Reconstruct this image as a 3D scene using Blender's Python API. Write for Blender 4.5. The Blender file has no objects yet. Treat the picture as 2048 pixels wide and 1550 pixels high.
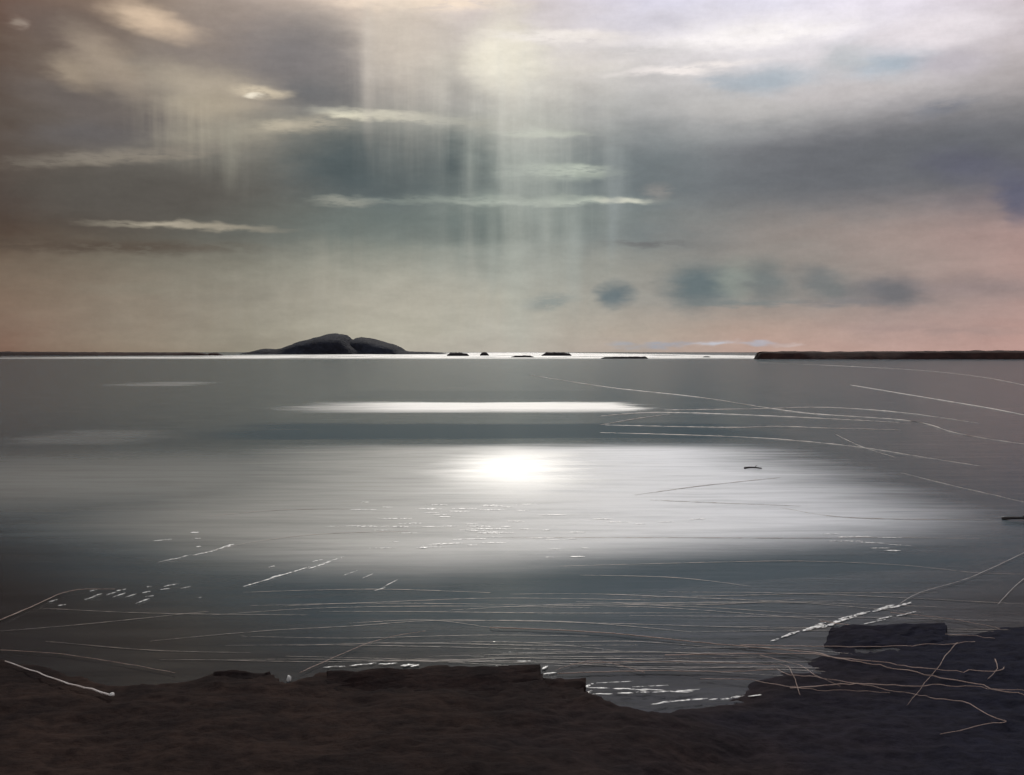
import bpy, bmesh, math, random
from mathutils import Vector, noise as mnoise
C = bpy.context.scene
COL = C.collection
rnd = random.Random(7)
R = math.radians

# ------------------------------------------------------------------ camera
H = 3.0                      # eye height above the water
F = 2196.0                   # focal length in photo pixels (2048 wide)
PITCH = math.atan(71.0 / F)  # horizon a little above the middle of the frame
cam = bpy.data.cameras.new('camera')
cam.angle = 2 * math.atan(1024 / F)
cam.clip_start = 0.1
cam.clip_end = 100000
co = bpy.data.objects.new('camera', cam)
COL.objects.link(co)
co.location = (0, 0, H)
co.rotation_euler = (R(90) - PITCH, 0, 0)
C.camera = co

# ------------------------------------------------------------------ world, sun, exposure
SUN_EL, SUN_AZ = 30.0, 0.0
W = bpy.data.worlds.new('World')
C.world = W
W.use_nodes = True
nt = W.node_tree
bg = nt.nodes['Background']
sk = nt.nodes.new('ShaderNodeTexSky')
sk.sky_type = 'NISHITA'
sk.sun_disc = False
sk.sun_elevation = R(SUN_EL)
sk.sun_rotation = R(SUN_AZ)
nt.links.new(sk.outputs[0], bg.inputs[0])
bg.inputs[1].default_value = 0.05
VEIL_LOW, VEIL_HIGH = 0.06, 0.36   # share of sun and clear sky the cloud deck lets through, low down and higher up where it thins
sl = bpy.data.lights.new('sun', 'SUN')
sl.energy = 5.0
sl.angle = R(2.0)
sl.color = (1.0, 0.96, 0.89)
so = bpy.data.objects.new('sun', sl)
COL.objects.link(so)
so.rotation_euler = (R(90 - SUN_EL), 0, R(180 - SUN_AZ))
so.location = (0, 50, 40)
C.view_settings.view_transform = 'Standard'
C.view_settings.look = 'None'
C.view_settings.exposure = 0
C.view_settings.gamma = 1
C.view_settings.use_curve_mapping = False
C.render.engine = 'CYCLES'
C.cycles.max_bounces = 4
C.cycles.diffuse_bounces = 2
C.cycles.glossy_bounces = 2
C.cycles.adaptive_threshold = .04
C.cycles.adaptive_min_samples = 6
C.cycles.use_denoising = True

# ------------------------------------------------------------------ helpers
def lin(c):
    out = []
    for v in c:
        v = v / 255
        out.append(v / 12.92 if v <= .04045 else ((v + .055) / 1.055) ** 2.4)
    return out

CP, SP = math.cos(PITCH), math.sin(PITCH)
def ray(px, py):
    x, u = (px - 1024) / F, (775 - py) / F
    return Vector((x, CP + SP * u, -SP + CP * u))
def unproject(d):
    f = CP * d[1] - SP * d[2]
    u = SP * d[1] + CP * d[2]
    return 1024 + F * d[0] / f, 775 - F * u / f
def on_plane(px, py, z=0.0):
    d = ray(px, py)
    t = (z - H) / d.z
    return Vector((d.x * t, d.y * t, z))
def at_dist(px, py, y):
    d = ray(px, py)
    t = y / d.y
    return Vector((d.x * t, y, H + d.z * t))

def tag(o, label=None, cat=None, group=None, kind=None):
    if label: o['label'] = label
    if cat: o['category'] = cat
    if group: o['group'] = group
    if kind: o['kind'] = kind
    return o
def link(name, bm, mat, parent=None, smooth=True, loc=None):
    me = bpy.data.meshes.new(name)
    bmesh.ops.recalc_face_normals(bm, faces=bm.faces) if len(bm.faces) else None
    bm.to_mesh(me); bm.free()
    for p in me.polygons: p.use_smooth = smooth
    me.materials.append(mat)
    o = bpy.data.objects.new(name, me)
    COL.objects.link(o)
    if loc is not None:
        me.transform(__import__('mathutils').Matrix.Translation(-Vector(loc)))
        o.location = loc
    if parent: o.parent = parent
    return o
def empty(name, loc):
    o = bpy.data.objects.new(name, None)
    COL.objects.link(o); o.location = loc
    return o

class NT:
    """small wrapper for writing node trees"""
    def __init__(s, tree): s.t = tree; s.n = tree.nodes; s.l = tree.links
    def set(s, sock, v):
        if isinstance(v, bpy.types.NodeSocket): s.l.new(v, sock)
        elif v is not None: sock.default_value = v
    def math(s, op, a, b=None, c=None, clamp=False):
        n = s.n.new('ShaderNodeMath'); n.operation = op; n.use_clamp = clamp
        for i, v in enumerate((a, b, c)): s.set(n.inputs[i], v)
        return n.outputs[0]
    def vmath(s, op, a, b=None):
        n = s.n.new('ShaderNodeVectorMath'); n.operation = op
        s.set(n.inputs[0], a); s.set(n.inputs[1], b)
        return n.outputs['Value'] if op in ('LENGTH', 'DOT_PRODUCT', 'DISTANCE') else n.outputs[0]
    def rng(s, v, a, b, c=0.0, d=1.0, mode='SMOOTHSTEP'):
        n = s.n.new('ShaderNodeMapRange'); n.interpolation_type = mode
        for i, q in enumerate((v, a, b, c, d)): s.set(n.inputs[i], q)
        return n.outputs[0]
    def mix(s, f, a, b, kind='RGBA', blend='MIX'):
        n = s.n.new('ShaderNodeMix'); n.data_type = kind
        if kind == 'RGBA': n.blend_type = blend; ia, ib, o = 6, 7, 2
        else: ia, ib, o = 2, 3, 0
        s.set(n.inputs[0], f)
        s.set(n.inputs[ia], tuple(a) + (1,) if isinstance(a, (list, tuple)) and len(a) == 3 else a)
        s.set(n.inputs[ib], tuple(b) + (1,) if isinstance(b, (list, tuple)) and len(b) == 3 else b)
        return n.outputs[o]
    def xyz(s, x=0.0, y=0.0, z=0.0):
        n = s.n.new('ShaderNodeCombineXYZ')
        for i, v in enumerate((x, y, z)): s.set(n.inputs[i], v)
        return n.outputs[0]
    def sep(s, v):
        n = s.n.new('ShaderNodeSeparateXYZ'); s.set(n.inputs[0], v)
        return n.outputs
    def noise(s, vec, scale=1.0, detail=3.0, rough=.5, dim='3D', dist=0.0):
        n = s.n.new('ShaderNodeTexNoise'); n.noise_dimensions = dim
        s.set(n.inputs['Vector'], vec); n.inputs['Scale'].default_value = scale
        n.inputs['Detail'].default_value = detail; n.inputs['Roughness'].default_value = rough
        n.inputs['Distortion'].default_value = dist
        return n.outputs['Fac'], n.outputs['Color']
    def mapping(s, vec, loc=(0, 0, 0), rot=0.0, scale=(1, 1, 1), kind='TEXTURE'):
        n = s.n.new('ShaderNodeMapping'); n.vector_type = kind
        s.set(n.inputs[0], vec)
        n.inputs[1].default_value = loc; n.inputs[2].default_value = (0, 0, rot); n.inputs[3].default_value = scale
        return n.outputs[0]
    def ramp(s, f, stops, interp='LINEAR'):
        n = s.n.new('ShaderNodeValToRGB'); n.color_ramp.interpolation = interp
        e = n.color_ramp.elements
        while len(e) < len(stops): e.new(.5)
        for i, (p, c) in enumerate(stops):
            e[i].position = p; e[i].color = tuple(c) + (1,)
        s.set(n.inputs[0], f)
        return n.outputs[0]
def material(name):
    m = bpy.data.materials.new(name); m.use_nodes = True
    m.node_tree.nodes.clear()
    t = NT(m.node_tree)
    out = t.n.new('ShaderNodeOutputMaterial')
    return m, t, out
def principled(t, out, **kw):
    b = t.n.new('ShaderNodeBsdfPrincipled')
    for k, v in kw.items():
        t.set(b.inputs[k.replace('_', ' ')], tuple(v) + (1,) if isinstance(v, (list, tuple)) and len(v) == 3 else v)
    t.l.new(b.outputs[0], out.inputs[0])
    return b

# ------------------------------------------------------------------ sky dome: cloud deck with rain shafts
GX = [0, 256, 512, 768, 1024, 1280, 1536, 1792, 2048]
GY = [0, 60, 130, 200, 260, 320, 380, 430, 480, 540, 600, 660, 704]
G = [
 [(108,84,74),(140,124,110),(172,158,148),(228,210,194),(215,205,204),(218,215,230),(227,225,240),(234,228,240),(205,195,200)],
 [(100,83,73),(122,110,103),(148,137,131),(198,187,176),(206,198,196),(224,218,222),(234,228,234),(238,230,234),(200,190,193)],
 [(95,80,72),(148,138,126),(140,132,128),(168,160,154),(220,213,200),(215,210,208),(222,218,220),(200,198,202),(180,172,172)],
 [(93,83,76),(118,110,104),(150,142,132),(138,136,134),(184,181,174),(182,181,179),(190,188,188),(192,186,186),(150,146,146)],
 [(93,83,76),(112,107,104),(140,136,126),(138,140,134),(163,165,158),(156,158,158),(146,147,148),(120,121,125),(112,111,116)],
 [(87,77,70),(112,108,101),(118,116,109),(105,112,112),(143,150,144),(125,132,134),(122,124,128),(116,116,121),(108,105,112)],
 [(80,70,64),(90,86,80),(100,102,98),(105,112,112),(128,136,132),(118,126,128),(118,124,126),(122,120,122),(108,104,112)],
 [(80,68,61),(92,87,80),(104,106,100),(116,124,120),(138,146,140),(124,131,130),(138,134,131),(152,141,137),(148,130,130)],
 [(84,71,61),(92,86,78),(104,105,99),(120,128,122),(134,141,136),(124,130,130),(144,137,132),(163,145,138),(178,148,140)],
 [(116,101,87),(126,119,106),(136,134,122),(160,160,148),(162,164,155),(150,149,142),(146,142,136),(157,144,138),(174,148,142)],
 [(127,109,94),(136,125,111),(144,139,126),(176,171,157),(177,174,161),(155,152,145),(150,143,137),(156,143,138),(166,143,138)],
 [(130,108,94),(143,131,116),(151,145,130),(182,177,161),(182,178,166),(177,164,151),(178,156,144),(174,151,144),(182,150,142)],
 [(125,100,86),(140,126,110),(146,139,124),(177,170,157),(184,177,165),(172,157,147),(188,160,148),(186,156,147),(185,150,142)],
]
def grid(px, py):
    px = min(max(px, 0), 2048); py = min(max(py, 0), 704)
    i = min(int(px / 256), 7); fx = px / 256 - i
    j = max(k for k in range(len(GY) - 1) if GY[k] <= py or k == 0); fy = (py - GY[j]) / (GY[j + 1] - GY[j])
    c = [0, 0, 0]
    for dj, wy in ((0, 1 - fy), (1, fy)):
        for di, wx in ((0, 1 - fx), (1, fx)):
            q = lin(G[j + dj][i + di])
            for k in range(3): c[k] += wx * wy * q[k]
    return c
TOP = lin((178, 180, 186))
AVG = [[sum(lin(G[j][i])[k] for i in range(9)) / 9 for k in range(3)] for j in range(len(GY))]
ELMAX = 90.0
def column(az):
    st = []
    els = [0.0, 1.1, 2.7, 4.2, 5.8, 7.1, 8.4, 9.9, 11.4, 12.9, 14.6, 16.3, 17.4]
    for e in els:
        d = (math.sin(az) * math.cos(R(e)), math.cos(az) * math.cos(R(e)), math.sin(R(e)))
        st.append((max(e, 0) / ELMAX, grid(*unproject(d))))
    last = st[-1][1]
    st.append((30 / ELMAX, [.45 * a + .55 * b for a, b in zip(last, TOP)]))
    st.append((60 / ELMAX, TOP))
    return st
msky, t, out = material('overcast_sky')
geo = t.n.new('ShaderNodeNewGeometry')
d = t.vmath('NORMALIZE', geo.outputs['Position'])
dx, dy, dz = t.sep(d)
azn = t.math('ARCTAN2', dx, dy)
eln = t.math('ARCSINE', dz)
DEG = 57.29578
A = t.math('MULTIPLY', azn, DEG); E = t.math('MULTIPLY', eln, DEG)
P0 = t.xyz(A, E, 1.0)          # third component 1: one dot product gives an affine coordinate
# wind-torn edges: two scales of offset, longer sideways than upwards
_, w1 = t.noise(t.mapping(P0, scale=(5.5, 2.2, 1)), 1.0, 3, .55)
_, w2 = t.noise(t.mapping(P0, loc=(31, 7, 3), scale=(1.6, .55, 1)), 1.0, 2, .6)
o1 = t.vmath('MULTIPLY', t.vmath('SUBTRACT', w1, (.5, .5, .5)), (3.4, 1.3, 0))
o2 = t.vmath('MULTIPLY', t.vmath('SUBTRACT', w2, (.5, .5, .5)), (1.4, .6, 0))
P = t.vmath('ADD', t.vmath('ADD', P0, o1), o2)
Pb = t.vmath('ADD', t.vmath('ADD', P0, t.vmath('SCALE', o1)), o2)
Pb.node.inputs[0].links[0].from_node.inputs[1].links[0].from_node.inputs['Scale'].default_value = .3
pa, pe, _ = t.sep(P)
f_el = t.math('DIVIDE', t.math('MAXIMUM', pe, 0.0), ELMAX)
azs = [math.atan2(ray(g, 704).x, ray(g, 704).y) for g in GX]
base = t.ramp(f_el, column(azs[0]))
for i in range(1, 9):
    base = t.mix(t.rng(pa, azs[i - 1] * DEG, azs[i] * DEG, mode='LINEAR'), base, t.ramp(f_el, column(azs[i])))
avg = t.ramp(f_el, [(s[0], AVG[max(0, 12 - k)]) if k < 13 else (s[0], TOP) for k, s in enumerate(column(0))])
base = t.mix(t.rng(t.math('ABSOLUTE', A), 32, 75), base, avg)
wz, _ = t.noise(t.mapping(P0, loc=(3, 11, 5), scale=(1.5, .3, 1)), 1.0, 3, .65)
wisp = t.rng(wz, .32, .52, .35, 1.0)
def px_blob(cx, cy, rx, ry, rot, colr, alpha, soft=0.0, warp=True):
    dd = ray(cx, cy)
    az = math.atan2(dd.x, dd.y); el = math.atan2(dd.z, math.hypot(dd.x, dd.y))
    k = DEG / F
    c_, s_ = math.cos(R(rot)), math.sin(R(rot))      # rot > 0 turns clockwise in the view
    sx, sy = rx * k * math.cos(az) ** 2, ry * k * math.cos(az)
    cx_, cy_ = az * DEG, el * DEG
    Q = Pb if warp else P0
    u = t.vmath('DOT_PRODUCT', Q, (c_ / sx, -s_ / sx, (-c_ * cx_ + s_ * cy_) / sx))
    v = t.vmath('DOT_PRODUCT', Q, (s_ / sy, c_ / sy, (-s_ * cx_ - c_ * cy_) / sy))
    m = t.rng(t.math('SQRT', t.math('MULTIPLY_ADD', u, u, t.math('MULTIPLY', v, v))), 1.12, soft * .6, 0.0, alpha)
    if warp and ry < 26: m = t.math('MULTIPLY', m, wisp)
    return m
def blob(cx, cy, rx, ry, rot, colr, alpha, soft=0.0, warp=True):
    global base
    base = t.mix(px_blob(cx, cy, rx, ry, rot, colr, alpha, soft, warp), base, lin(colr))
BLOBS = [
 # broad dark masses
 (1780,320,520,105,-5,(104,106,111),.9,.4), (770,325,270,100,0,(76,87,90),.9,.35), (300,385,360,85,-3,(90,86,81),.85,.25),(900,450,330,45,0,(100,110,108),.6,.2),(1260,330,170,100,0,(106,114,117),.6,.2),
 (200,265,200,40,-6,(101,97,97),.8,.2), (140,60,150,60,10,(104,92,87),.7,.2), (610,115,170,110,0,(120,117,118),.8,.25),
 (640,190,130,48,0,(104,105,107),.8,.2), (170,205,190,42,12,(104,97,94),.7,.2),(180,494,420,20,-1,(86,75,66),.75,.2),
 (1290,487,120,9,0,(110,110,110),.7,.2),(860,465,260,28,0,(114,122,118),.5,.2),
 (1940,330,150,50,8,(96,97,112),.7,.1),(2035,395,60,70,-10,(92,96,116),.75,.2),(1890,215,90,22,-8,(118,122,132),.6,.2),
 # pale masses
 (300,38,120,36,12,(228,203,176),.8,.1),(210,118,130,52,35,(168,153,136),.75,.2),(150,145,70,40,15,(176,160,140),.6,.1),
 (38,42,26,16,0,(160,146,134),.7,.1),(420,170,190,46,8,(178,166,148),.75,.2),(410,215,120,42,0,(180,168,148),.7,.2),
 (520,182,80,16,0,(212,198,174),.85,.2),(505,190,26,6,-4,(250,240,220),.8,.1),
 (440,268,170,34,-4,(158,151,136),.65,.2),(250,308,260,17,-7,(140,132,121),.75,.2),(600,250,150,20,-6,(182,173,155),.75,.1),(560,252,50,15,-8,(198,188,167),.6,.0),
 (765,233,150,13,2,(224,218,196),.95,.2),(700,232,50,9,0,(234,228,204),.8,.1),(930,245,130,22,4,(178,176,166),.6,.1),(1080,266,120,11,1,(192,196,182),.8,.2),
 (840,4,230,22,0,(250,230,208),.9,.3),(800,70,110,110,0,(206,194,180),.5,.1),(1010,112,110,80,0,(250,243,224),.85,.15),(1010,60,60,200,0,(226,217,200),.45,.1),
 (1110,70,170,15,0,(246,238,232),.85,.2),(1510,74,230,24,-2,(254,248,246),.95,.25),(1370,138,190,12,-3,(246,238,234),.9,.2),(1300,100,150,18,0,(196,193,192),.6,.2),
 (1540,160,130,36,-3,(172,182,191),.9,.25),(1450,165,80,22,4,(172,180,188),.7,.2),(1785,122,110,46,0,(172,184,195),.9,.3),(1690,115,70,45,0,(184,190,194),.7,.2),(1900,125,110,46,0,(186,180,188),.7,.2),
 (1700,185,260,36,-4,(197,191,190),.6,.2),(1470,218,220,32,4,(190,187,184),.6,.2),(1330,45,200,30,0,(208,205,215),.6,.2),(1850,70,190,36,-6,(232,222,224),.6,.1),
 (1120,343,150,24,0,(182,190,177),.8,.2),(1160,336,70,12,0,(190,197,184),.7,.1),(1090,404,250,11,0,(190,197,184),.9,.2),(1240,403,75,7,0,(224,222,204),.9,.2),
 (960,399,370,11,0,(146,154,146),.7,.1),(880,240,330,12,3,(176,175,164),.55,.1),(250,318,300,13,-7,(140,132,120),.6,.1),
 (1320,382,38,24,0,(150,146,142),.6,.2),(690,402,85,14,0,(152,153,143),.8,.2),(370,451,240,10,0,(160,152,136),.95,.25),(330,450,70,6,0,(172,163,146),.8,.2),
 (330,575,180,20,-3,(138,132,118),.5,.1),
 (1490,68,280,42,-2,(248,243,243),.65,.1),(1890,58,190,46,-4,(232,225,230),.6,.1),(1180,78,160,18,0,(240,233,228),.6,.1),
 # row of small dark clouds low on the right
 (1232,589,44,32,-12,(98,112,118),.9,.35),(1100,602,70,20,-5,(126,136,136),.75,.2),(1395,572,95,62,0,(98,112,116),.9,.3),(1470,560,60,55,0,(138,148,141),.6,.2),
 (1530,562,62,56,0,(108,117,118),.8,.2),(1655,572,90,36,24,(106,112,115),.85,.25),(1640,575,150,46,0,(128,130,128),.5,.2),(1785,582,110,44,4,(106,108,113),.85,.25),(1480,606,190,12,0,(122,130,130),.7,.2),(1700,606,160,10,0,(128,126,128),.6,.2),(1960,572,170,34,2,(140,127,127),.6,.2),
 (1860,660,260,16,2,(162,141,136),.6,.2),
 (1245,690,36,7,0,(164,168,176),.8,.2),(1330,688,70,9,-2,(152,160,174),.85,.2),(1430,686,70,6,-2,(192,196,206),.8,.2),(1520,690,50,5,0,(178,182,194),.7,.2),(1580,693,40,4,0,(200,184,180),.6,.2),
]
for b in BLOBS: blob(*b)
# rain and light shafts: long upright streaks, only below the bright cloud bases
s1, _ = t.noise(t.xyz(t.math('MULTIPLY', A, 1.25), t.math('MULTIPLY', E, .09), 4.0), 1.0, 3, .6)
s2, _ = t.noise(t.xyz(t.math('MULTIPLY', A, .42), t.math('MULTIPLY', E, .05), 9.0), 1.0, 2, .5)
st = t.math('ADD', t.math('MULTIPLY', t.rng(s1, .40, .74), .40), t.math('MULTIPLY', t.rng(s2, .36, .62), .60))
SH = [(385,245,160,105,0,(192,182,162),.7),(470,310,80,110,0,(146,144,134),.6),(800,140,170,230,0,(214,204,190),.5),(1040,210,230,220,0,(218,216,206),.6),
      (1060,390,210,180,0,(164,171,165),.55),(1150,520,100,190,0,(164,168,160),.6),(820,310,220,130,0,(120,128,126),.3),(1000,560,190,230,0,(172,173,164),.6),(740,600,320,160,0,(172,168,155),.65),(1230,360,40,160,0,(154,160,160),.5),(420,600,220,120,0,(148,142,130),.5)]
VEILS = [(1030, 540, 39, 200, -2, (176, 180, 170), 0.44), (1148, 500, 27, 140, 1, (170, 176, 170), 0.4), (1225, 440, 14, 95, 2, (150, 158, 158), 0.4), (985, 500, 18, 130, -1, (160, 166, 158), 0.36), (942, 330, 21, 90, 0, (160, 166, 158), 0.32), (462, 310, 27, 80, 2, (150, 147, 134), 0.4), (735, 130, 21, 170, 0, (214, 205, 194), 0.4), (650, 600, 51, 110, -3, (160, 155, 141), 0.36), (820, 610, 66, 120, 1, (180, 175, 160), 0.32), (900, 590, 33, 130, -2, (176, 173, 160), 0.32), (1090, 460, 18, 90, 2, (160, 166, 160), 0.32)]
for b in VEILS: base = t.mix(px_blob(*b, warp=False), base, lin(b[5]))
for b in SH:
    base = t.mix(t.math('MULTIPLY', px_blob(*b, warp=False), st), base, lin(b[5]))
# fine cloud grain
g1, _ = t.noise(t.mapping(P0, scale=(2.2, .8, 1)), 1.0, 4, .6)
g2, _ = t.noise(t.mapping(P0, scale=(.25, .25, 1)), 1.0, 3, .6)
gr = t.math('ADD', t.rng(g1, .3, .7, .93, 1.07, 'LINEAR'), t.rng(g2, .3, .7, -.02, .02, 'LINEAR'))
base = t.mix(1.0, base, t.xyz(gr, gr, gr), blend='MULTIPLY')
veil = t.rng(E, 18.5, 27.0, VEIL_LOW, VEIL_HIGH)
# the deck glows with what is seen of it less the clear sky that shines through it
sk2 = t.n.new('ShaderNodeTexSky'); sk2.sky_type = 'NISHITA'; sk2.sun_disc = False
sk2.sun_elevation = R(SUN_EL); sk2.sun_rotation = R(SUN_AZ)
t.set(sk2.inputs[0], d)
base = t.vmath('MAXIMUM', t.vmath('SUBTRACT', base, t.vmath('MULTIPLY', sk2.outputs[0], t.xyz(*[t.math('MULTIPLY', veil, .05)] * 3))), (0, 0, 0))
em = t.n.new('ShaderNodeEmission'); t.set(em.inputs[0], base)
tr = t.n.new('ShaderNodeBsdfTransparent'); t.set(tr.inputs[0], t.xyz(veil, veil, veil))
ad = t.n.new('ShaderNodeAddShader')
t.l.new(em.outputs[0], ad.inputs[0]); t.l.new(tr.outputs[0], ad.inputs[1]); t.l.new(ad.outputs[0], out.inputs[0])
msky.cycles.emission_sampling = 'NONE'
bm = bmesh.new()
bmesh.ops.create_uvsphere(bm, u_segments=96, v_segments=48, radius=20000)
sky = tag(link('sky', bm, msky), kind='structure')

# ------------------------------------------------------------------ water
mw, t, out = material('estuary_water')
geo = t.n.new('ShaderNodeNewGeometry')
pos = geo.outputs['Position']
_, wn = t.noise(t.mapping(pos, scale=(9, 2.2, 1)), 1.0, 4, .6)
_, wn2 = t.noise(t.mapping(pos, scale=(2.5, .35, 1)), 1.0, 3, .6)
off = t.vmath('ADD', t.vmath('MULTIPLY', t.vmath('SUBTRACT', wn, (.5, .5, .5)), (3.0, 2.0, 0)),
              t.vmath('MULTIPLY', t.vmath('SUBTRACT', wn2, (.5, .5, .5)), (2.4, 1.1, 0)))
# offsets grow with distance so that far patches are as ragged as near ones
px_, py_, _ = t.sep(pos)
gro = t.math('DIVIDE', t.math('MAXIMUM', py_, 5.0), 30.0)
offs = t.n.new('ShaderNodeVectorMath'); offs.operation = 'SCALE'
t.set(offs.inputs[0], off); t.set(offs.inputs['Scale'], gro)
wp = t.vmath('ADD', pos, offs.outputs[0])
wx, wy, _ = t.sep(wp)
def patch(xl0, xl1, xr1, xr0, yn0, yn1, yf1, yf0, skew=0.0):
    """soft-edged patch of the water surface in metres: outer/inner limits left, right, near, far"""
    a = t.math('MULTIPLY', t.rng(wx, xl0, xl1), t.rng(wx, xr0, xr1))
    near = wy
    if skew:
        near = t.math('SUBTRACT', near, t.math('MULTIPLY', t.math('MAXIMUM', t.math('ADD', wx, 1.0), 0.0), skew))
        near = t.math('SUBTRACT', near, t.math('MULTIPLY', t.math('MAXIMUM', t.math('SUBTRACT', -2.5, wx), 0.0), .55))
    b = t.math('MULTIPLY', t.rng(near, yn0, yn1), t.rng(wy, yf0, yf1))
    return t.math('MULTIPLY', a, b)
def total(*ms):
    r = ms[0]
    for m in ms[1:]: r = t.math('MAXIMUM', r, m)
    return r
# glare pool and glint strips farther out, painted into the water as pale base colour
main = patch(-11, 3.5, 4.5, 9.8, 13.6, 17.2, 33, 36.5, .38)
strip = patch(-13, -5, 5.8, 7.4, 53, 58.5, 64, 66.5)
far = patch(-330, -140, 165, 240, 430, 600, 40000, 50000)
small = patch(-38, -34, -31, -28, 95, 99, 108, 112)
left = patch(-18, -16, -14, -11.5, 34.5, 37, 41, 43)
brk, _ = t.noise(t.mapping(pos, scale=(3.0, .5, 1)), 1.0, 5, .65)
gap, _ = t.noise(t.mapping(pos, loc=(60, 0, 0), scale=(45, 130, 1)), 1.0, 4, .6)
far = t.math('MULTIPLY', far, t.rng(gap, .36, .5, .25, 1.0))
glint_mask = t.math('MULTIPLY', total(strip, far, t.math('MULTIPLY', small, .13), t.math('MULTIPLY', left, .07)), t.rng(brk, .25, .5, .75, 1.0))
flat = patch(-24, -9, -5, 6, 17.5, 25, 26, 37)  # weaker left wing of the painted glare
glare_mask = t.math('MULTIPLY', t.math('MAXIMUM', main, t.math('MULTIPLY', flat, .24)), t.rng(brk, .25, .6, .76, 1.0))
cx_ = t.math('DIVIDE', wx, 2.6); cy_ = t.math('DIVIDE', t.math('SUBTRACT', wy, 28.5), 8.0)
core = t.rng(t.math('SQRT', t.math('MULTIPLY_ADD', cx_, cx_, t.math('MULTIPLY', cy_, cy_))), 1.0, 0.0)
rip, _ = t.noise(t.mapping(pos, scale=(1.3, .2, 1)), 1.0, 5, .62)
bp = t.n.new('ShaderNodeBump'); bp.inputs['Distance'].default_value = .03
t.set(bp.inputs['Strength'], t.rng(py_, 9, 60, .34, .03)); t.set(bp.inputs['Height'], rip)
def wet(colr, r_, sp=.5):
    b = t.n.new('ShaderNodeBsdfPrincipled')
    t.set(b.inputs['Base Color'], tuple(colr) + (1,) if isinstance(colr, tuple) else colr); t.set(b.inputs['Roughness'], r_)
    b.inputs['IOR'].default_value = 1.33
    b.inputs['Specular IOR Level'].default_value = sp
    t.l.new(bp.outputs[0], b.inputs['Normal'])
    return b.outputs[0]
def over(f, a, b):
    m = t.n.new('ShaderNodeMixShader'); t.set(m.inputs[0], f); t.l.new(a, m.inputs[1]); t.l.new(b, m.inputs[2])
    return m.outputs[0]
# open water: smooth facets that mirror the sky, and a share of steep ones facing the eye that show the silty water itself
lane = total(patch(-17, -8, 7, 14, 36, 38.5, 45, 49), t.math('MULTIPLY', patch(-22, -10, 6, 16, 66, 70, 84, 92), .7), t.math('MULTIPLY', patch(-3, 1, 6, 9, 11.6, 12.8, 15.5, 18, .38), .9))
chop = t.math('MULTIPLY', t.rng(wy, 11, 20, .56, .46), t.rng(brk, .25, .7, .8, 1.15))
chop = t.math('MAXIMUM', chop, t.math('MULTIPLY', lane, .74))
# the dark bed shows through the shallows along the shore, silt hides it farther out
shelf = t.math('SUBTRACT', t.math('SUBTRACT', wy, t.math('MULTIPLY', t.math('MAXIMUM', t.math('SUBTRACT', wx, 1.0), 0.0), .55)), t.math('MULTIPLY', t.math('MAXIMUM', t.math('SUBTRACT', -2.0, wx), 0.0), .9))
water_body = t.mix(t.rng(shelf, 9.4, 13.4), (.014, .012, .012), (.057, .086, .104))
calm = over(chop, wet((.020, .026, .031), t.rng(wy, 22, 45, .08, .13)), wet(water_body, .9, .0))
sh = over(glare_mask, calm, wet(t.mix(t.rng(wx, -6, 6), (.56, .53, .46), (.62, .63, .66)), .66))  # glare put into the base colour, warmer left and cooler right
sh = over(glint_mask, sh, wet((.86, .83, .78), .66))  # far glint strips, brightness painted as near-white base colour
sh = over(core, sh, wet((.50, .49, .46), .42))  # heart of the glare: pale base colour helping the sun's own glint
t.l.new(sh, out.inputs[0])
bm = bmesh.new()
rings = [0] + [4 * 1.22 ** k for k in range(43)]
N = 96
prev = None
c0 = bm.verts.new((0, 0, 0))
for r_ in rings[1:]:
    r_ = min(r_, 19900)
    cur = [bm.verts.new((r_ * math.sin(2 * math.pi * i / N), r_ * math.cos(2 * math.pi * i / N), 0)) for i in range(N)]
    for i in range(N):
        j = (i + 1) % N
        if prev is None: bm.faces.new((c0, cur[j], cur[i]))
        else: bm.faces.new((prev[i], prev[j], cur[j], cur[i]))
    prev = cur
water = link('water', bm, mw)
for p in water.data.polygons:
    pass
if water.data.polygons[0].normal.z < 0: water.data.flip_normals()
tag(water, kind='structure')

# ------------------------------------------------------------------ materials of land and small things
def earth(name, c1, c2, scale, rough=.9, spec=.05, bump=.25, c3=None, xr=None):
    m, t, out = material(name)
    tc = t.n.new('ShaderNodeNewGeometry').outputs['Position']
    f, _ = t.noise(tc, scale, 8, .62)
    g, _ = t.noise(tc, scale * 7, 5, .6)
    colr = t.mix(t.rng(f, .35, .68), c1, c2)
    if c3:
        x, y, _z = t.sep(tc)
        q, _ = t.noise(tc, .5, 4, .6)
        colr = t.mix(t.rng(t.math('MULTIPLY_ADD', q, 5.0, x), xr[0], xr[1]), colr, c3)
    colr = t.mix(t.rng(g, .3, .7, .0, .5), colr, (.007, .006, .007))
    b = t.n.new('ShaderNodeBump'); b.inputs['Strength'].default_value = bump; b.inputs['Distance'].default_value = .05 / scale * 2
    t.set(b.inputs['Height'], g)
    principled(t, out, Base_Color=colr, Roughness=rough, Specular_IOR_Level=spec, Normal=b.outputs[0])
    return m
def plain(name, c1, c2, scale, rough=.6, spec=.3):
    m, t, out = material(name)
    f, _ = t.noise(t.n.new('ShaderNodeNewGeometry').outputs['Position'], scale, 6, .6)
    principled(t, out, Base_Color=t.mix(t.rng(f, .3, .7), c1, c2), Roughness=rough, Specular_IOR_Level=spec)
    return m
M_island = earth('island_rock', (.028, .032, .046), (.018, .018, .025), .02, bump=.6)
M_land = earth('brown_shore', (.050, .026, .022), (.030, .018, .018), .05)
M_rock = earth('wet_dark_rock', (.035, .031, .031), (.022, .02, .022), .3)
M_peat = earth('peat', (.036, .023, .019), (.020, .014, .013), 1.4, spec=.012, bump=.4, c3=(.019, .0195, .031), xr=(1.6, 7.4))
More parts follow.
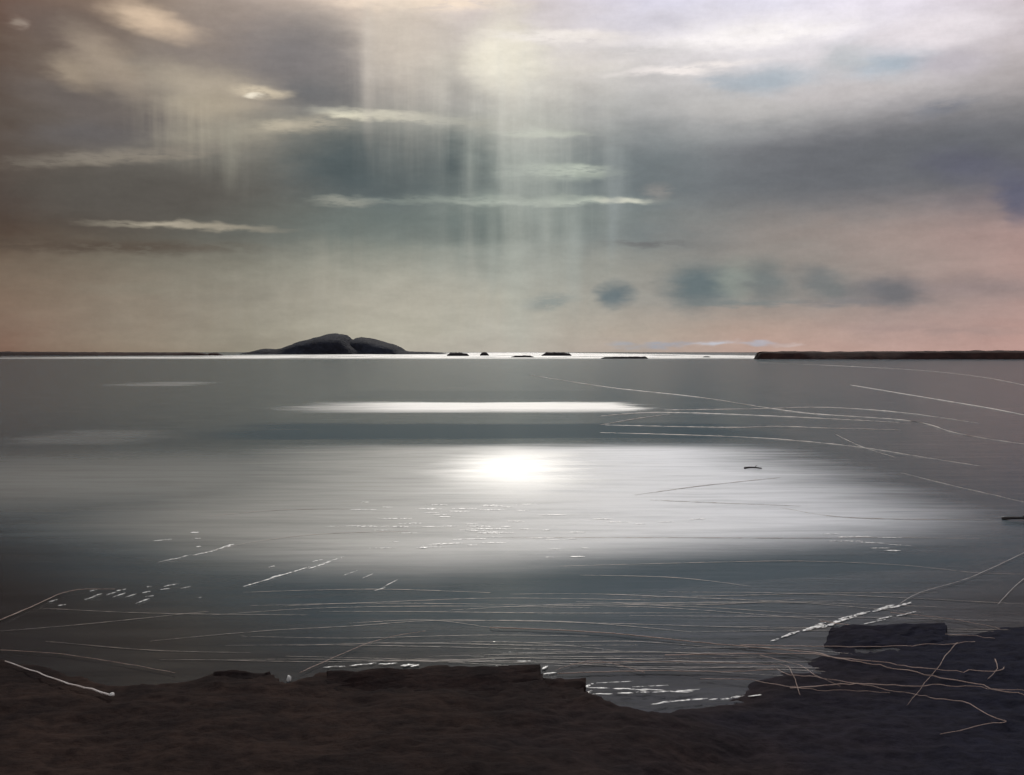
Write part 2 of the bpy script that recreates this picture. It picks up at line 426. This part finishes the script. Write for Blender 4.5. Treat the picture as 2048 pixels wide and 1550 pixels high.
M_block = earth('peat_block', (.029, .018, .016), (.015, .011, .011), 2.2, spec=.012, bump=.4)
M_foam, t, out = material('foam')
f, _ = t.noise(t.n.new('ShaderNodeNewGeometry').outputs['Position'], 16, 6, .65)
principled(t, out, Base_Color=t.mix(t.rng(f, .3, .7), (.62, .60, .58), (.85, .83, .80)), Roughness=.55, Alpha=t.rng(f, .38, .56, .12, 1.0))
M_shell = plain('white_shell', (.80, .78, .75), (.6, .57, .54), 20)
M_line = plain('foam_line', (.30, .24, .20), (.15, .13, .12), 1.2)
M_straw = plain('straw', (.50, .36, .30), (.30, .20, .16), 4)
M_pale = plain('bleached', (.72, .66, .62), (.5, .42, .38), 8)
M_wood = plain('driftwood', (.05, .042, .04), (.028, .024, .024), 9)

def fbm(x, y, z=0.0, oct=5):
    return mnoise.fractal(Vector((x, y, z)), 1.0, 2.0, oct)

# ------------------------------------------------------------------ far land, island, skerries
def ridge(name, prof, D, depth, mat, parent=None, nx=120, nt=12, rug=.05, seed=0.0, steep=.5):
    """land seen from the water: outline of its skyline at distance D, rounded over in depth"""
    pts = [(at_dist(px, py, D).x, max(at_dist(px, py, D).z, .05)) for px, py in prof]
    x0, x1 = pts[0][0], pts[-1][0]
    zmax = max(p[1] for p in pts)
    def top(x):
        for (a, za), (b, zb) in zip(pts, pts[1:]):
            if a <= x <= b: return za + (zb - za) * (x - a) / max(b - a, 1e-6)
        return 0
    bm = bmesh.new()
    rows = []
    for i in range(nx + 1):
        x = x0 + (x1 - x0) * i / nx
        zt = top(x)
        end = min(1, 6 * min(i, nx - i) / nx + .25)
        row = []
        for j in range(nt + 1):
            q = -1 + 2 * j / nt
            sh = max(0, 1 - q * q) ** steep
            n_ = fbm(x * 4 / max(zmax, 1) / 6 + seed, q * 1.7 + seed)
            z = zt * sh * (1 + rug * n_ * (2 if abs(q) > .05 else 1.2)) if abs(q) < 1 else -.6
            row.append(bm.verts.new((x + rug * zmax * fbm(x * .1, q, seed), D + q * depth * .5 * end + depth * .06 * fbm(x * .02 + seed, q), z)))
        rows.append(row)
    for a, b in zip(rows, rows[1:]):
        for j in range(nt): bm.faces.new((a[j], b[j], b[j + 1], a[j + 1]))
    for row, flip in ((rows[0], 0), (rows[-1], 1)):
        try: bm.faces.new(row if flip else row[::-1])
        except ValueError: pass
    loc = (0, 0, 0) if parent else ((x0 + x1) / 2, D, 0)
    o = link(name, bm, mat, None, loc=None if parent else loc)
    if parent:
        o.parent = parent
        o.matrix_parent_inverse = __import__('mathutils').Matrix.Translation(-parent.location)
    return o

isl = tag(empty('island', (at_dist(700, 704, 1500).x, 1500, 0)), 'dark blue-grey rocky island with two humps and a notch, rising on the horizon', 'island')
ridge('rocky_hump', [(486,707),(500,704.5),(515,703),(530,698),(540,697),(552,699),(572,696),(590,689),(606,683),(622,678),(650,670.5),(668,668.5),(684,668.5),(692,670),(699,676),(706,686),(720,696),(740,703),(750,708)], 1500, 150, M_island, isl, 160, 14, .05, 1.3)
ridge('rocky_hump', [(640,708),(660,703),(680,696),(702,692),(708,680),(713,675.5),(722,673.5),(734,675),(752,679.5),(770,685),(790,690.5),(800,694.5),(806,700),(815,702.5),(840,703.4),(862,704),(880,705.5),(900,708)], 1530, 150, M_island, isl, 160, 14, .05, 5.1)

spit = tag(ridge('shore_spit', [(-420,702.6),(-200,703),(0,703.4),(60,703.8),(130,704),(200,704.6),(280,704.6),(350,705.2),(385,704.6),(405,705.8),(415,708)], 950, 60, M_land, None, 200, 8, .10, 2.0), 'long low brown shore on the horizon left of the island', 'shore')
tag(ridge('skerry', [(414,708.6),(420,706.4),(428,705.6),(436,706.8),(444,709.5)], 960, 14, M_land, None, 30, 8, .15, 4.0), 'small brown rock at the tip of the low shore left of the island', 'rock', 'low rocks along the horizon')
tag(ridge('shore_spit', [(1512,716),(1516,705),(1524,703.2),(1600,702.8),(1660,703.4),(1740,702.6),(1850,702.2),(1960,701.6),(2048,701.4),(2200,701),(2500,701.5)], 470, 40, M_land, None, 220, 10, .05, 7.0, .28), 'thick flat dark brown bank on the horizon at the right', 'shore')
SK = [([(894,710),(899,706),(912,705.4),(925,706),(934,707),(938,711)], 820, 'dark low rock just off the right tail of the island'),
      ([(960,710),(964,705),(970,704.4),(975,706),(978,710)], 900, 'smallest dark rock in the bright strip, next to the one off the island tail'),
      ([(1022,714),(1030,711.6),(1046,711),(1060,711.2),(1068,713.5)], 625, 'thin low rock shelf in the bright strip between two taller dark rocks'),
      ([(1083,710),(1092,705.5),(1110,704.8),(1128,705.6),(1138,706.2),(1143,710)], 860, 'flat-topped dark rock in the bright horizon strip, second widest in the row'),
      ([(1202,716.5),(1210,714),(1240,713.2),(1275,713),(1292,713.4),(1295,716)], 490, 'widest and nearest dark rock shelf below the pale low clouds'),
      ([(1406,714.6),(1410,712.8),(1415,712.4),(1420,714.2)], 630, 'tiny dark rock alone between the widest shelf and the right-hand bank')]
for k, (pr, D, lab) in enumerate(SK):
    tag(ridge('skerry', pr, D, 9, M_rock, None, 40, 8, .16, 11 + 3 * k, .35), lab, 'rock', 'low rocks along the horizon')

# ------------------------------------------------------------------ near bank
EDGE = [(-520,1290),(-200,1298),(0,1318),(90,1334),(170,1352),(260,1366),(330,1364),(400,1352),(430,1344),(500,1340),(548,1346),(575,1362),(600,1358),(640,1346),(700,1340),(800,1338),(900,1336),(1080,1334),(1090,1356),(1168,1358),(1178,1384),(1240,1390),(1320,1392),(1410,1388),(1460,1374),(1500,1350),(1540,1326),(1600,1302),(1650,1284),(1690,1274),(1760,1268),(1880,1250),(2048,1228),(2250,1210),(2600,1200)]
def top_z(px):
    q = min(max((px - 1200) / 320, 0), 1); q = q * q * (3 - 2 * q)
    return .26 * (1 - q) + .045 * q
edge = []
for px, py in EDGE:
    p = on_plane(px, py, top_z(px)); edge.append((1024 + F * p.x / p.y, p.y))
def y_edge(px):
    for (a, ya), (b, yb) in zip(edge, edge[1:]):
        if a <= px <= b: return ya + (yb - ya) * (px - a) / (b - a)
    return edge[0][1] if px < edge[0][0] else edge[-1][1]
def bank_z(px, x, y):
    tz = top_z(px)
    ye = y_edge(px) + .10 * fbm(x * 2.3, 3.1, 0) + .05 * fbm(x * 9, 1.1, 0)
    sharp = .10 + 2.6 * min(max((px - 1200) / 320, 0), 1)
    q = min(max((ye - y + sharp * .5) / sharp, 0), 1); q = q * q * (3 - 2 * q)
    n_ = .045 * fbm(x * 1.1, y * 1.6, 2) + .018 * fbm(x * 3, y * 4, 6) + .009 * fbm(x * 11, y * 13, 4)
    return -.12 + (tz + .12 + n_) * q - .03 * max(0, 0)
bm = bmesh.new()
rows = []
ys = [2.0, 4.0, 5.5] + [6.5 + .032 * k for k in range(230)]
for y in ys:
    row = []
    for i in range(341):
        px = -520 + 3120 * i / 340
        x = (px - 1024) / F * y * 1.0
        row.append(bm.verts.new((x, y, bank_z(px, x, y))))
    rows.append(row)
for a, b in zip(rows, rows[1:]):
    for i in range(340): bm.faces.new((a[i], a[i + 1], b[i + 1], b[i]))
tag(link('ground', bm, M_peat), kind='structure')

def block(quad, z, h, label, mat=M_block, seed=0.0, drop=.12):
    """an eroded slab: its top outline in the photo, put on the plane z"""
    pts = [on_plane(px, py, zz) for (px, py), zz in zip(quad, (z - drop, z - drop, z, z))]
    c = sum((p for p in pts), Vector()) / 4
    bm = bmesh.new()
    n = 14
    grid = {}
    for k in (0, 1):
        for i in range(n + 1):
            for j in range(n + 1):
                u, v = i / n, j / n
                p = pts[0] * (1 - u) * (1 - v) + pts[1] * u * (1 - v) + pts[2] * u * v + pts[3] * (1 - u) * v
                e = min(u, 1 - u, v, 1 - v)
                r_ = min(e * n / 1.5, 1)
                d_ = Vector((fbm(p.x * 5, p.y * 5, seed), fbm(p.x * 5, p.y * 5, seed + 4), 0)) * .035
                zz = p.z - .02 * (1 - r_) + .03 * fbm(p.x * 4, p.y * 4, seed + 8) if k == 0 else z - h
                grid[k, i, j] = bm.verts.new((p.x + d_.x, p.y + d_.y, zz))
    for i in range(n):
        for j in range(n):
            bm.faces.new([grid[0, a, b] for a, b in ((i, j), (i + 1, j), (i + 1, j + 1), (i, j + 1))])
            bm.faces.new([grid[1, a, b] for a, b in ((i, j + 1), (i + 1, j + 1), (i + 1, j), (i, j))])
    for i in range(n):
        for (a, b) in (((i, 0), (i + 1, 0)), ((i + 1, n), (i, n)), ((0, i + 1), (0, i)), ((n, i), (n, i + 1))):
            bm.faces.new((grid[0, b[0], b[1]], grid[0, a[0], a[1]], grid[1, a[0], a[1]], grid[1, b[0], b[1]]))
    return tag(link('peat_block', bm, mat, smooth=False, loc=(c.x, c.y, z - h)), label, 'peat block', 'dark blocks along the bank edge')
block([(640,1400),(1085,1420),(1082,1325),(650,1339)], .33, .40, 'longest dark flat-topped block on the bank edge, beside the small step block', seed=1)
block([(1080,1440),(1176,1436),(1170,1352),(1086,1353)], .30, .36, 'small square dark block stepping down at the right end of the long block', seed=2)
block([(404,1398),(572,1394),(540,1338),(428,1340)], .31, .36, 'reddish brown rounded block left of the white pebble on the bank', seed=3)
block([(1650,1296),(1905,1290),(1890,1240),(1662,1250)], .085, .20, 'low dark slab by the pale diagonal streak at the right', M_peat, seed=5, drop=.07)

# ------------------------------------------------------------------ foam on the water
def dash_into(bm, cx, cy, ln, th, slope=0.0, z=.008):
    """one fleck of foam: a low irregular lens on the water, length and thickness as seen"""
    n = 9
    top = []
    a0 = on_plane(cx - ln / 2, cy + slope * ln / 2, z); a1 = on_plane(cx + ln / 2, cy - slope * ln / 2, z)
    ax = a1 - a0
    w = th * (a0.y + a1.y) ** 2 / 4 / (F * H)
    side = Vector((0, 1, 0))
    l, r_, m = [], [], []
    for i in range(n + 1):
        u = i / n
        k = (math.sin(math.pi * min(max(u, .02), .98))) ** .6 * (.6 + .7 * rnd.random()) * w / 2
        p = a0 + ax * u + side * w * .35 * (rnd.random() - .5)
        l.append(bm.verts.new(p - side * k)); r_.append(bm.verts.new(p + side * k)); m.append(bm.verts.new(p + Vector((0, 0, min(.02, k * .25)))))
    for i in range(n):
        bm.faces.new((l[i], l[i + 1], m[i + 1], m[i])); bm.faces.new((m[i], m[i + 1], r_[i + 1], r_[i]))
def foam(label, dashes, z=.008, thin=.62):
    c = sum((on_plane(d_[0], d_[1], 0) for d_ in dashes), Vector()) / len(dashes)
    o = tag(empty('foam_streak', (c.x, c.y, 0)), label, 'foam', 'streaks of foam on the water')
    for cx, cy, ln, th, sl in dashes:
        bm = bmesh.new(); dash_into(bm, cx, cy, ln * 1.25, th * thin * .8, sl, z=z)
        f = link('fleck', bm, M_foam, parent=o)
        f.matrix_parent_inverse = __import__('mathutils').Matrix.Translation(-o.location)
def along(p, q, n, ln, th, jit=5):
    sl = -(q[1] - p[1]) / (q[0] - p[0])
    return [(p[0] + (q[0] - p[0]) * (k + .5) / n + rnd.uniform(-jit, jit), p[1] + (q[1] - p[1]) * (k + .5) / n + rnd.uniform(-1.5, 1.5), ln * rnd.uniform(.6, 1.4), th * rnd.uniform(.7, 1.3), sl) for k in range(n)]
foam('slanting dashes of white foam nearest the left brown haze, topmost pair over dark water', along((325,1124),(470,1090),7,24,3) + [(390,1065,14,4,.05),(393,1077,14,3,.05),(398,1093,9,3,.05),(325,1080,30,2,.1)])
foam('scattered short white foam dashes low at the left edge of the water', [(105,1202,16,5,.3),(124,1210,12,3,.1),(186,1181,14,3,.2),(180,1196,18,3,.3),(195,1190,16,5,.3),(222,1187,18,3,.3),(238,1190,20,3,.3),(242,1180,16,4,.2),(262,1191,18,3,.3),(285,1202,22,5,.35),(293,1184,14,3,.2),(300,1173,10,4,.1),(342,1170,24,4,.2),(330,1178,16,2,.1),(370,1175,18,2,.2),(398,1195,8,2,.1),(300,1192,14,2,.1)])
foam('long slanting broken white foam streak in the middle of the dark left water', along((486,1173),(680,1118),10,24,3) + [(543,1133,10,3,.2),(635,1121,16,2,.2),(700,1146,26,2,.35),(735,1152,18,2,.4),(782,1166,24,3,.5),(760,1178,20,2,.3)])
foam('level white foam flecks sparkling below the brightest part of the water', [(rnd.gauss(930, 90), rnd.uniform(1004, 1100), rnd.uniform(14, 46), rnd.uniform(1.2, 2.6), .0) for _ in range(46)] + [(790,1037,56,2.5,0),(800,1053,26,3,0),(845,1095,18,4,0),(895,1087,50,2.5,.03),(940,1078,60,2.5,.03),(870,1090,36,2,.03),(980,1066,40,3,0),(700,1052,80,1.6,.02),(742,1053,60,1.8,.02)])
foam('level white foam flecks in the pale water right of the brightest part', [(1052,1058,20,2,0),(1092,1060,14,3,0),(1085,1076,40,2,0),(1146,1077,14,2.5,0),(1060,1076,30,1.6,0),(1170,1096,14,2,0),(1155,1113,24,3.5,0),(1110,1098,20,2,0),(1205,1038,34,2,0),(1240,1044,40,2.2,-.03),(1280,1048,22,2,0),(1395,1038,28,2,.05),(1330,1044,30,1.6,0),(1100,1114,16,2,0)])
foam('white foam flecks at the far right point of the pale water', [(1690,1074,22,3,0),(1720,1073,40,2,0),(1660,1068,30,2,0),(1780,1075,40,2,0),(1785,1101,26,4,0),(1760,1096,30,2,0),(1800,1090,36,2,-.05),(1690,1082,60,2,0),(1740,1085,60,2,-.05)])
foam('broad broken pale foam streak climbing to the right beside the low dark slab', along((1540,1281),(1640,1250),5,22,5,9) + along((1620,1258),(1800,1208),10,26,6,12) + along((1640,1252),(1790,1210),6,18,4,14) + along((1725,1246),(1826,1224),5,20,3,9))
foam('white wash curling along the foot of the long dark block', along((655,1334),(770,1326),9,18,3,9) + [(815,1330,22,7,.1),(830,1331,14,5,.2),(780,1327,24,4,.1),(1090,1335,10,9,.5),(1100,1346,22,4,.1),(1050,1322,26,3,0)], z=.012)
foam('bright broken white wash right of the small step block', along((1180,1374),(1390,1384),11,24,3,12) + along((1200,1388),(1380,1380),10,26,3,14) + along((1310,1407),(1400,1396),6,22,4,8) + along((1425,1400),(1525,1389),6,24,3,8) + [(1178,1370,14,10,.4),(1178,1384,12,10,.3),(1230,1364,60,2,.05),(1300,1372,60,3,.05)], z=.03)

def spline(pts, step=10.0):
    out = []
    P_ = [pts[0]] + list(pts) + [pts[-1]]
    for i in range(1, len(P_) - 2):
        p0, p1, p2, p3 = [Vector(q[:2]) for q in P_[i - 1:i + 3]]
        n = max(2, int((p2 - p1).length / step))
        for k in range(n):
            u = k / n
            out.append(.5 * ((2 * p1) + (p2 - p0) * u + (2 * p0 - 5 * p1 + 4 * p2 - p3) * u * u + (3 * p1 - p0 - 3 * p2 + p3) * u ** 3))
    out.append(Vector(pts[-1][:2]))
    return out
# thin foam lines drifting in long curves over the water
LINES = [[(1060,750),(1220,775),(1400,795),(1600,825),(1820,842),(1920,868),(2048,888),(2200,905)],[(1520,725),(1800,738),(1950,752),(2048,770),(2150,790)],[(1700,770),(1850,795),(1970,815),(2048,830),(2150,850)],
 [(1200,832),(1330,825),(1560,833),(1800,845)],[(1210,850),(1450,855),(1560,853),(1650,856),(1800,860)],[(1200,865),(1500,875),(1700,892),(1850,915),(1960,932)],[(1330,820),(1500,818),(1650,815),(1800,825),(1960,847)],
 [(1200,850),(1270,838),(1340,828)],[(1670,868),(1720,892),(1790,915)],[(1800,945),(1900,970),(2030,1000),(2150,1030)],[(1560,1015),(1700,1035),(1990,1040)],[(1000,1075),(1300,1075),(1600,1076),(1780,1075),(1960,1077)],
 [(1120,1132),(1400,1125),(1600,1122),(1800,1130),(1950,1145),(2048,1148)],[(1160,1150),(1350,1155),(1500,1172)],[(1020,1188),(1200,1188),(1380,1195),(1600,1205),(1850,1226)],[(1040,1210),(1300,1214),(1560,1232),(1700,1245)],
 [(700,1018),(560,1020),(420,1032)],[(820,1062),(640,1068),(500,1085),(380,1112)],[(1270,990),(1400,972),(1560,955)],[(1300,1000),(1420,1005),(1600,1012)],
 [(1180,1215),(900,1212),(640,1216),(420,1230)],[(1300,1200),(1000,1196),(760,1204),(560,1212)],[(1500,1255),(1200,1246),(900,1240),(700,1252),(520,1262),(300,1282)],[(420,1222),(170,1248),(0,1262)],[(620,1230),(300,1226),(80,1216)],
 [(1640,1230),(1400,1214),(1150,1208),(900,1220)],[(500,1305),(300,1300),(90,1282)],[(1000,1258),(860,1240),(700,1246)],[(1180,1272),(960,1270),(700,1276),(480,1272)]]
for _ in range(34):
    x0, y0 = rnd.uniform(150, 1500), rnd.uniform(1165, 1340)
    ln, dr = rnd.uniform(350, 800), rnd.uniform(-10, 26) * (1 if x0 > 700 else -.6)
    LINES.append([(x0 + ln * u, y0 + dr * u * u + 6 * math.sin(3 * u + x0)) for u in (0, .3, .6, 1)])
bm = bmesh.new()
for k, L in enumerate(LINES):
    pts = spline(L)
    prev = None
    for i, p in enumerate(pts):
        w0 = on_plane(p.x, p.y, .006)
        u = i / (len(pts) - 1)
        th = (.3 + .9 * min(u, 1 - u) ** .5) * (.4 + .9 * rnd.random()) * (.6 if p.y < 1000 else .72)
        hw = .5 * th * w0.y ** 2 / (F * H)
        a = bm.verts.new(w0 + Vector((0, -hw, 0))); b = bm.verts.new(w0 + Vector((0, hw, 0))); c = bm.verts.new(w0 + Vector((0, 0, min(hw * .3, .03))))
        if prev: bm.faces.new((prev[0], a, c, prev[2])); bm.faces.new((prev[2], c, b, prev[1]))
        prev = (a, b, c)
tag(link('foam_lines', bm, M_line), 'thin curving lines of foam drifting over the grey water', 'foam', kind='stuff')

# ------------------------------------------------------------------ bleached grass stalks, sticks, pebble
def tube(bm, path, r0, r1, seg=6):
    prev = None
    for i, p in enumerate(path):
        tv = (path[min(i + 1, len(path) - 1)] - path[max(i - 1, 0)]).normalized()
        s_ = tv.cross(Vector((0, 0, 1)))
        s_ = s_.normalized() if s_.length > 1e-6 else Vector((1, 0, 0))
        u_ = s_.cross(tv)
        r_ = r0 + (r1 - r0) * i / (len(path) - 1)
        ring = [bm.verts.new(p + (s_ * math.cos(2 * math.pi * k / seg) + u_ * math.sin(2 * math.pi * k / seg)) * r_) for k in range(seg)]
        if prev:
            for k in range(seg): bm.faces.new((prev[k], prev[(k + 1) % seg], ring[(k + 1) % seg], ring[k]))
        else: bm.faces.new(ring[::-1])
        prev = ring
    bm.faces.new(prev)
def lay(pts, lift=.02, step=14):
    """points of a line seen in the photo, dropped on the shore or the water"""
    path = []
    for q in spline(pts, step):
        d_ = ray(q.x, q.y)
        tt, p = 5.0, None
        while tt < 400:
            p = Vector((d_.x * tt, d_.y * tt, H + d_.z * tt))
            g = max(0.0, bank_z(1024 + F * p.x / p.y, p.x, p.y)) if p.y < 13.8 else 0.0
            if p.z <= g + lift: break
            tt += .02
        path.append(p)
    # soften the jumps where a stalk bridges from bank to water
    for _ in range(16):
        path = [path[0]] + [Vector((b.x, b.y, max(b.z, (a.z + c.z) / 2 if (a.z + c.z) / 2 > b.z else b.z * .5 + (a.z + c.z) * .25))) for a, b, c in zip(path, path[1:], path[2:])] + [path[-1]]
    return path
def stalk(name, pts, px_w, mat, label, cat, group=None, lift=.02):
    path = lay(pts, lift)
    r_ = .42 * px_w * path[len(path) // 2].y / F
    bm = bmesh.new(); tube(bm, path, r_, r_ * .55)
    m = path[len(path) // 2]
    return tag(link(name, bm, mat, loc=(m.x, m.y, 0)), label, cat, group)
ST = [([(980,1255),(1200,1265),(1400,1285),(1600,1305),(1800,1340),(1950,1372),(2048,1390),(2120,1402)],3.0,'longest tan stalk, sweeping from mid water down to the lower right over all the others'),
 ([(1480,1290),(1700,1294),(1850,1292),(1950,1283)],2.2,'tan stalk running level below the pale diagonal streak and turning up at its right end'),
 ([(1330,1310),(1550,1308),(1700,1318),(1850,1338),(1950,1346),(2000,1342),(2008,1334)],2.6,'tan stalk with a small hook curling up at its right tip'),
 ([(1115,1347),(1300,1342),(1500,1345),(1580,1350),(1650,1358),(1760,1378),(1860,1395)],2.2,'tan stalk starting beside the long dark block and drooping to the right'),
 ([(1580,1376),(1700,1370),(1850,1373),(2000,1379),(2060,1381)],2.4,'straight level tan stalk lying lowest on the dark right-hand mud'),
 ([(1400,1358),(1500,1363),(1650,1382),(1780,1385)],1.8,'faint tan stalk ending just under the straight level one'),
 ([(1140,1328),(1300,1323),(1480,1328),(1560,1338),(1586,1350),(1592,1366),(1600,1390)],1.8,'tan stalk bent over in a round loop right of the white wash'),
 ([(1860,1395),(1940,1416),(2004,1441),(2012,1444),(2000,1448),(1950,1456),(1880,1468)],2.2,'tan stalk snapped back on itself in a sharp kink at the lower right'),
 ([(1915,1285),(1880,1330),(1840,1380),(1815,1410)],1.6,'faint stalk slanting down to the left across the level ones'),
 ([(2060,1100),(1940,1155),(1840,1185),(1800,1207)],1.5,'pale stalk rising to the right in line with the broken foam streak'),
 ([(2060,1148),(2030,1172),(1996,1208)],1.3,'short pale stalk leaning at the right edge above the dark mud'),
 ([(1640,1242),(1760,1258),(1900,1270),(1990,1277)],2.0,'tan stalk crossing the low dark slab'),
 ([(1780,1225),(1900,1238),(2000,1258)],1.6,'short faint stalk above the low dark slab'),
 ([(1520,1310),(1600,1338),(1680,1372)],1.5,'faint stalk slanting down to the right through the level ones'),
 ([(1990,1318),(1995,1338),(1975,1358)],1.6,'tiny bent stalk crossing the hooked tip at the right edge'),
 ([(1290,1345),(1200,1322),(1150,1328),(1112,1340)],1.6,'faint stalk curving over the corner of the long dark block'),
 ([(600,1345),(680,1310),(740,1285),(800,1270),(850,1262)],1.6,'brown stalk arching up to the right from the white pebble'),
 ([(0,1240),(60,1215),(140,1182),(230,1178)],2.0,'brown stalk rising from the left edge to the scattered foam dashes'),
 ([(0,1300),(120,1308),(240,1326),(350,1346)],1.6,'faint stalk sloping down beside the left-hand bank')]
for pts, w_, lab in ST:
    stalk('grass_stalk', pts, w_, M_pale if 'pale stalk' in lab else M_straw, lab, 'grass stalk', 'bleached stalks over the shore')

tw = tag(empty('bleached_stick', tuple(on_plane(130, 1368, .26))), 'pale bent stick with a white knob at its end on the dark left bank', 'stick')
def child(o, parent):
    o.parent = parent; o.matrix_parent_inverse = __import__('mathutils').Matrix.Translation(-parent.location)
    return o
path = lay([(10,1322),(60,1340),(120,1364),(170,1376),(224,1391)], .03)
bm = bmesh.new(); tube(bm, path, .004, .008); child(link('shaft', bm, M_pale), tw)
def lump(bm, c, sx, sy, sz, seed):
    n0 = len(bm.verts)
    r_ = bmesh.ops.create_icosphere(bm, subdivisions=3, radius=1)
    for v in r_['verts']:
        k = 1 + .22 * fbm(v.co.x * 1.3 + seed, v.co.y * 1.3, v.co.z * 1.3)
        v.co = Vector((v.co.x * sx * k, v.co.y * sy * k, v.co.z * sz * k)) + c
bm = bmesh.new(); lump(bm, path[-1] + Vector((0, 0, .008)), .02, .019, .016, 3); child(link('knob', bm, M_shell), tw)
bm = bmesh.new(); p = lay([(578,1362),(582,1362)], .0)[0]; lump(bm, p + Vector((0, 0, .02)), .022, .02, .034, 9)
tag(link('pebble', bm, M_shell, loc=tuple(p)), 'small upright white pebble in the gap between the rounded block and the long block', 'pebble')
def drift(px, py, w_, label, seed):
    p = on_plane(px, py, 0); L = w_ * p.y / F
    o = tag(empty('driftwood', tuple(p)), label, 'driftwood', 'driftwood afloat')
    a = [p + Vector((L * (u - .5), .12 * L * math.sin(u * 5 + seed), .02 + .05 * L * math.sin(math.pi * u))) for u in [k / 10 for k in range(11)]]
    bm = bmesh.new(); tube(bm, a, L * .06, L * .035, 8); child(link('log', bm, M_wood), o)
    b = [a[6], a[6] + Vector((.05 * L, .02 * L, .08 * L)), a[6] + Vector((.12 * L, .04 * L, .13 * L))]
    bm = bmesh.new(); tube(bm, b, L * .03, L * .012, 6); child(link('branch_stub', bm, M_wood), o)
drift(1506, 938, 34, 'small dark driftwood floating in the bright water right of the glare', 1)
drift(2036, 1040, 60, 'dark driftwood log afloat at the right edge of the water', 2)
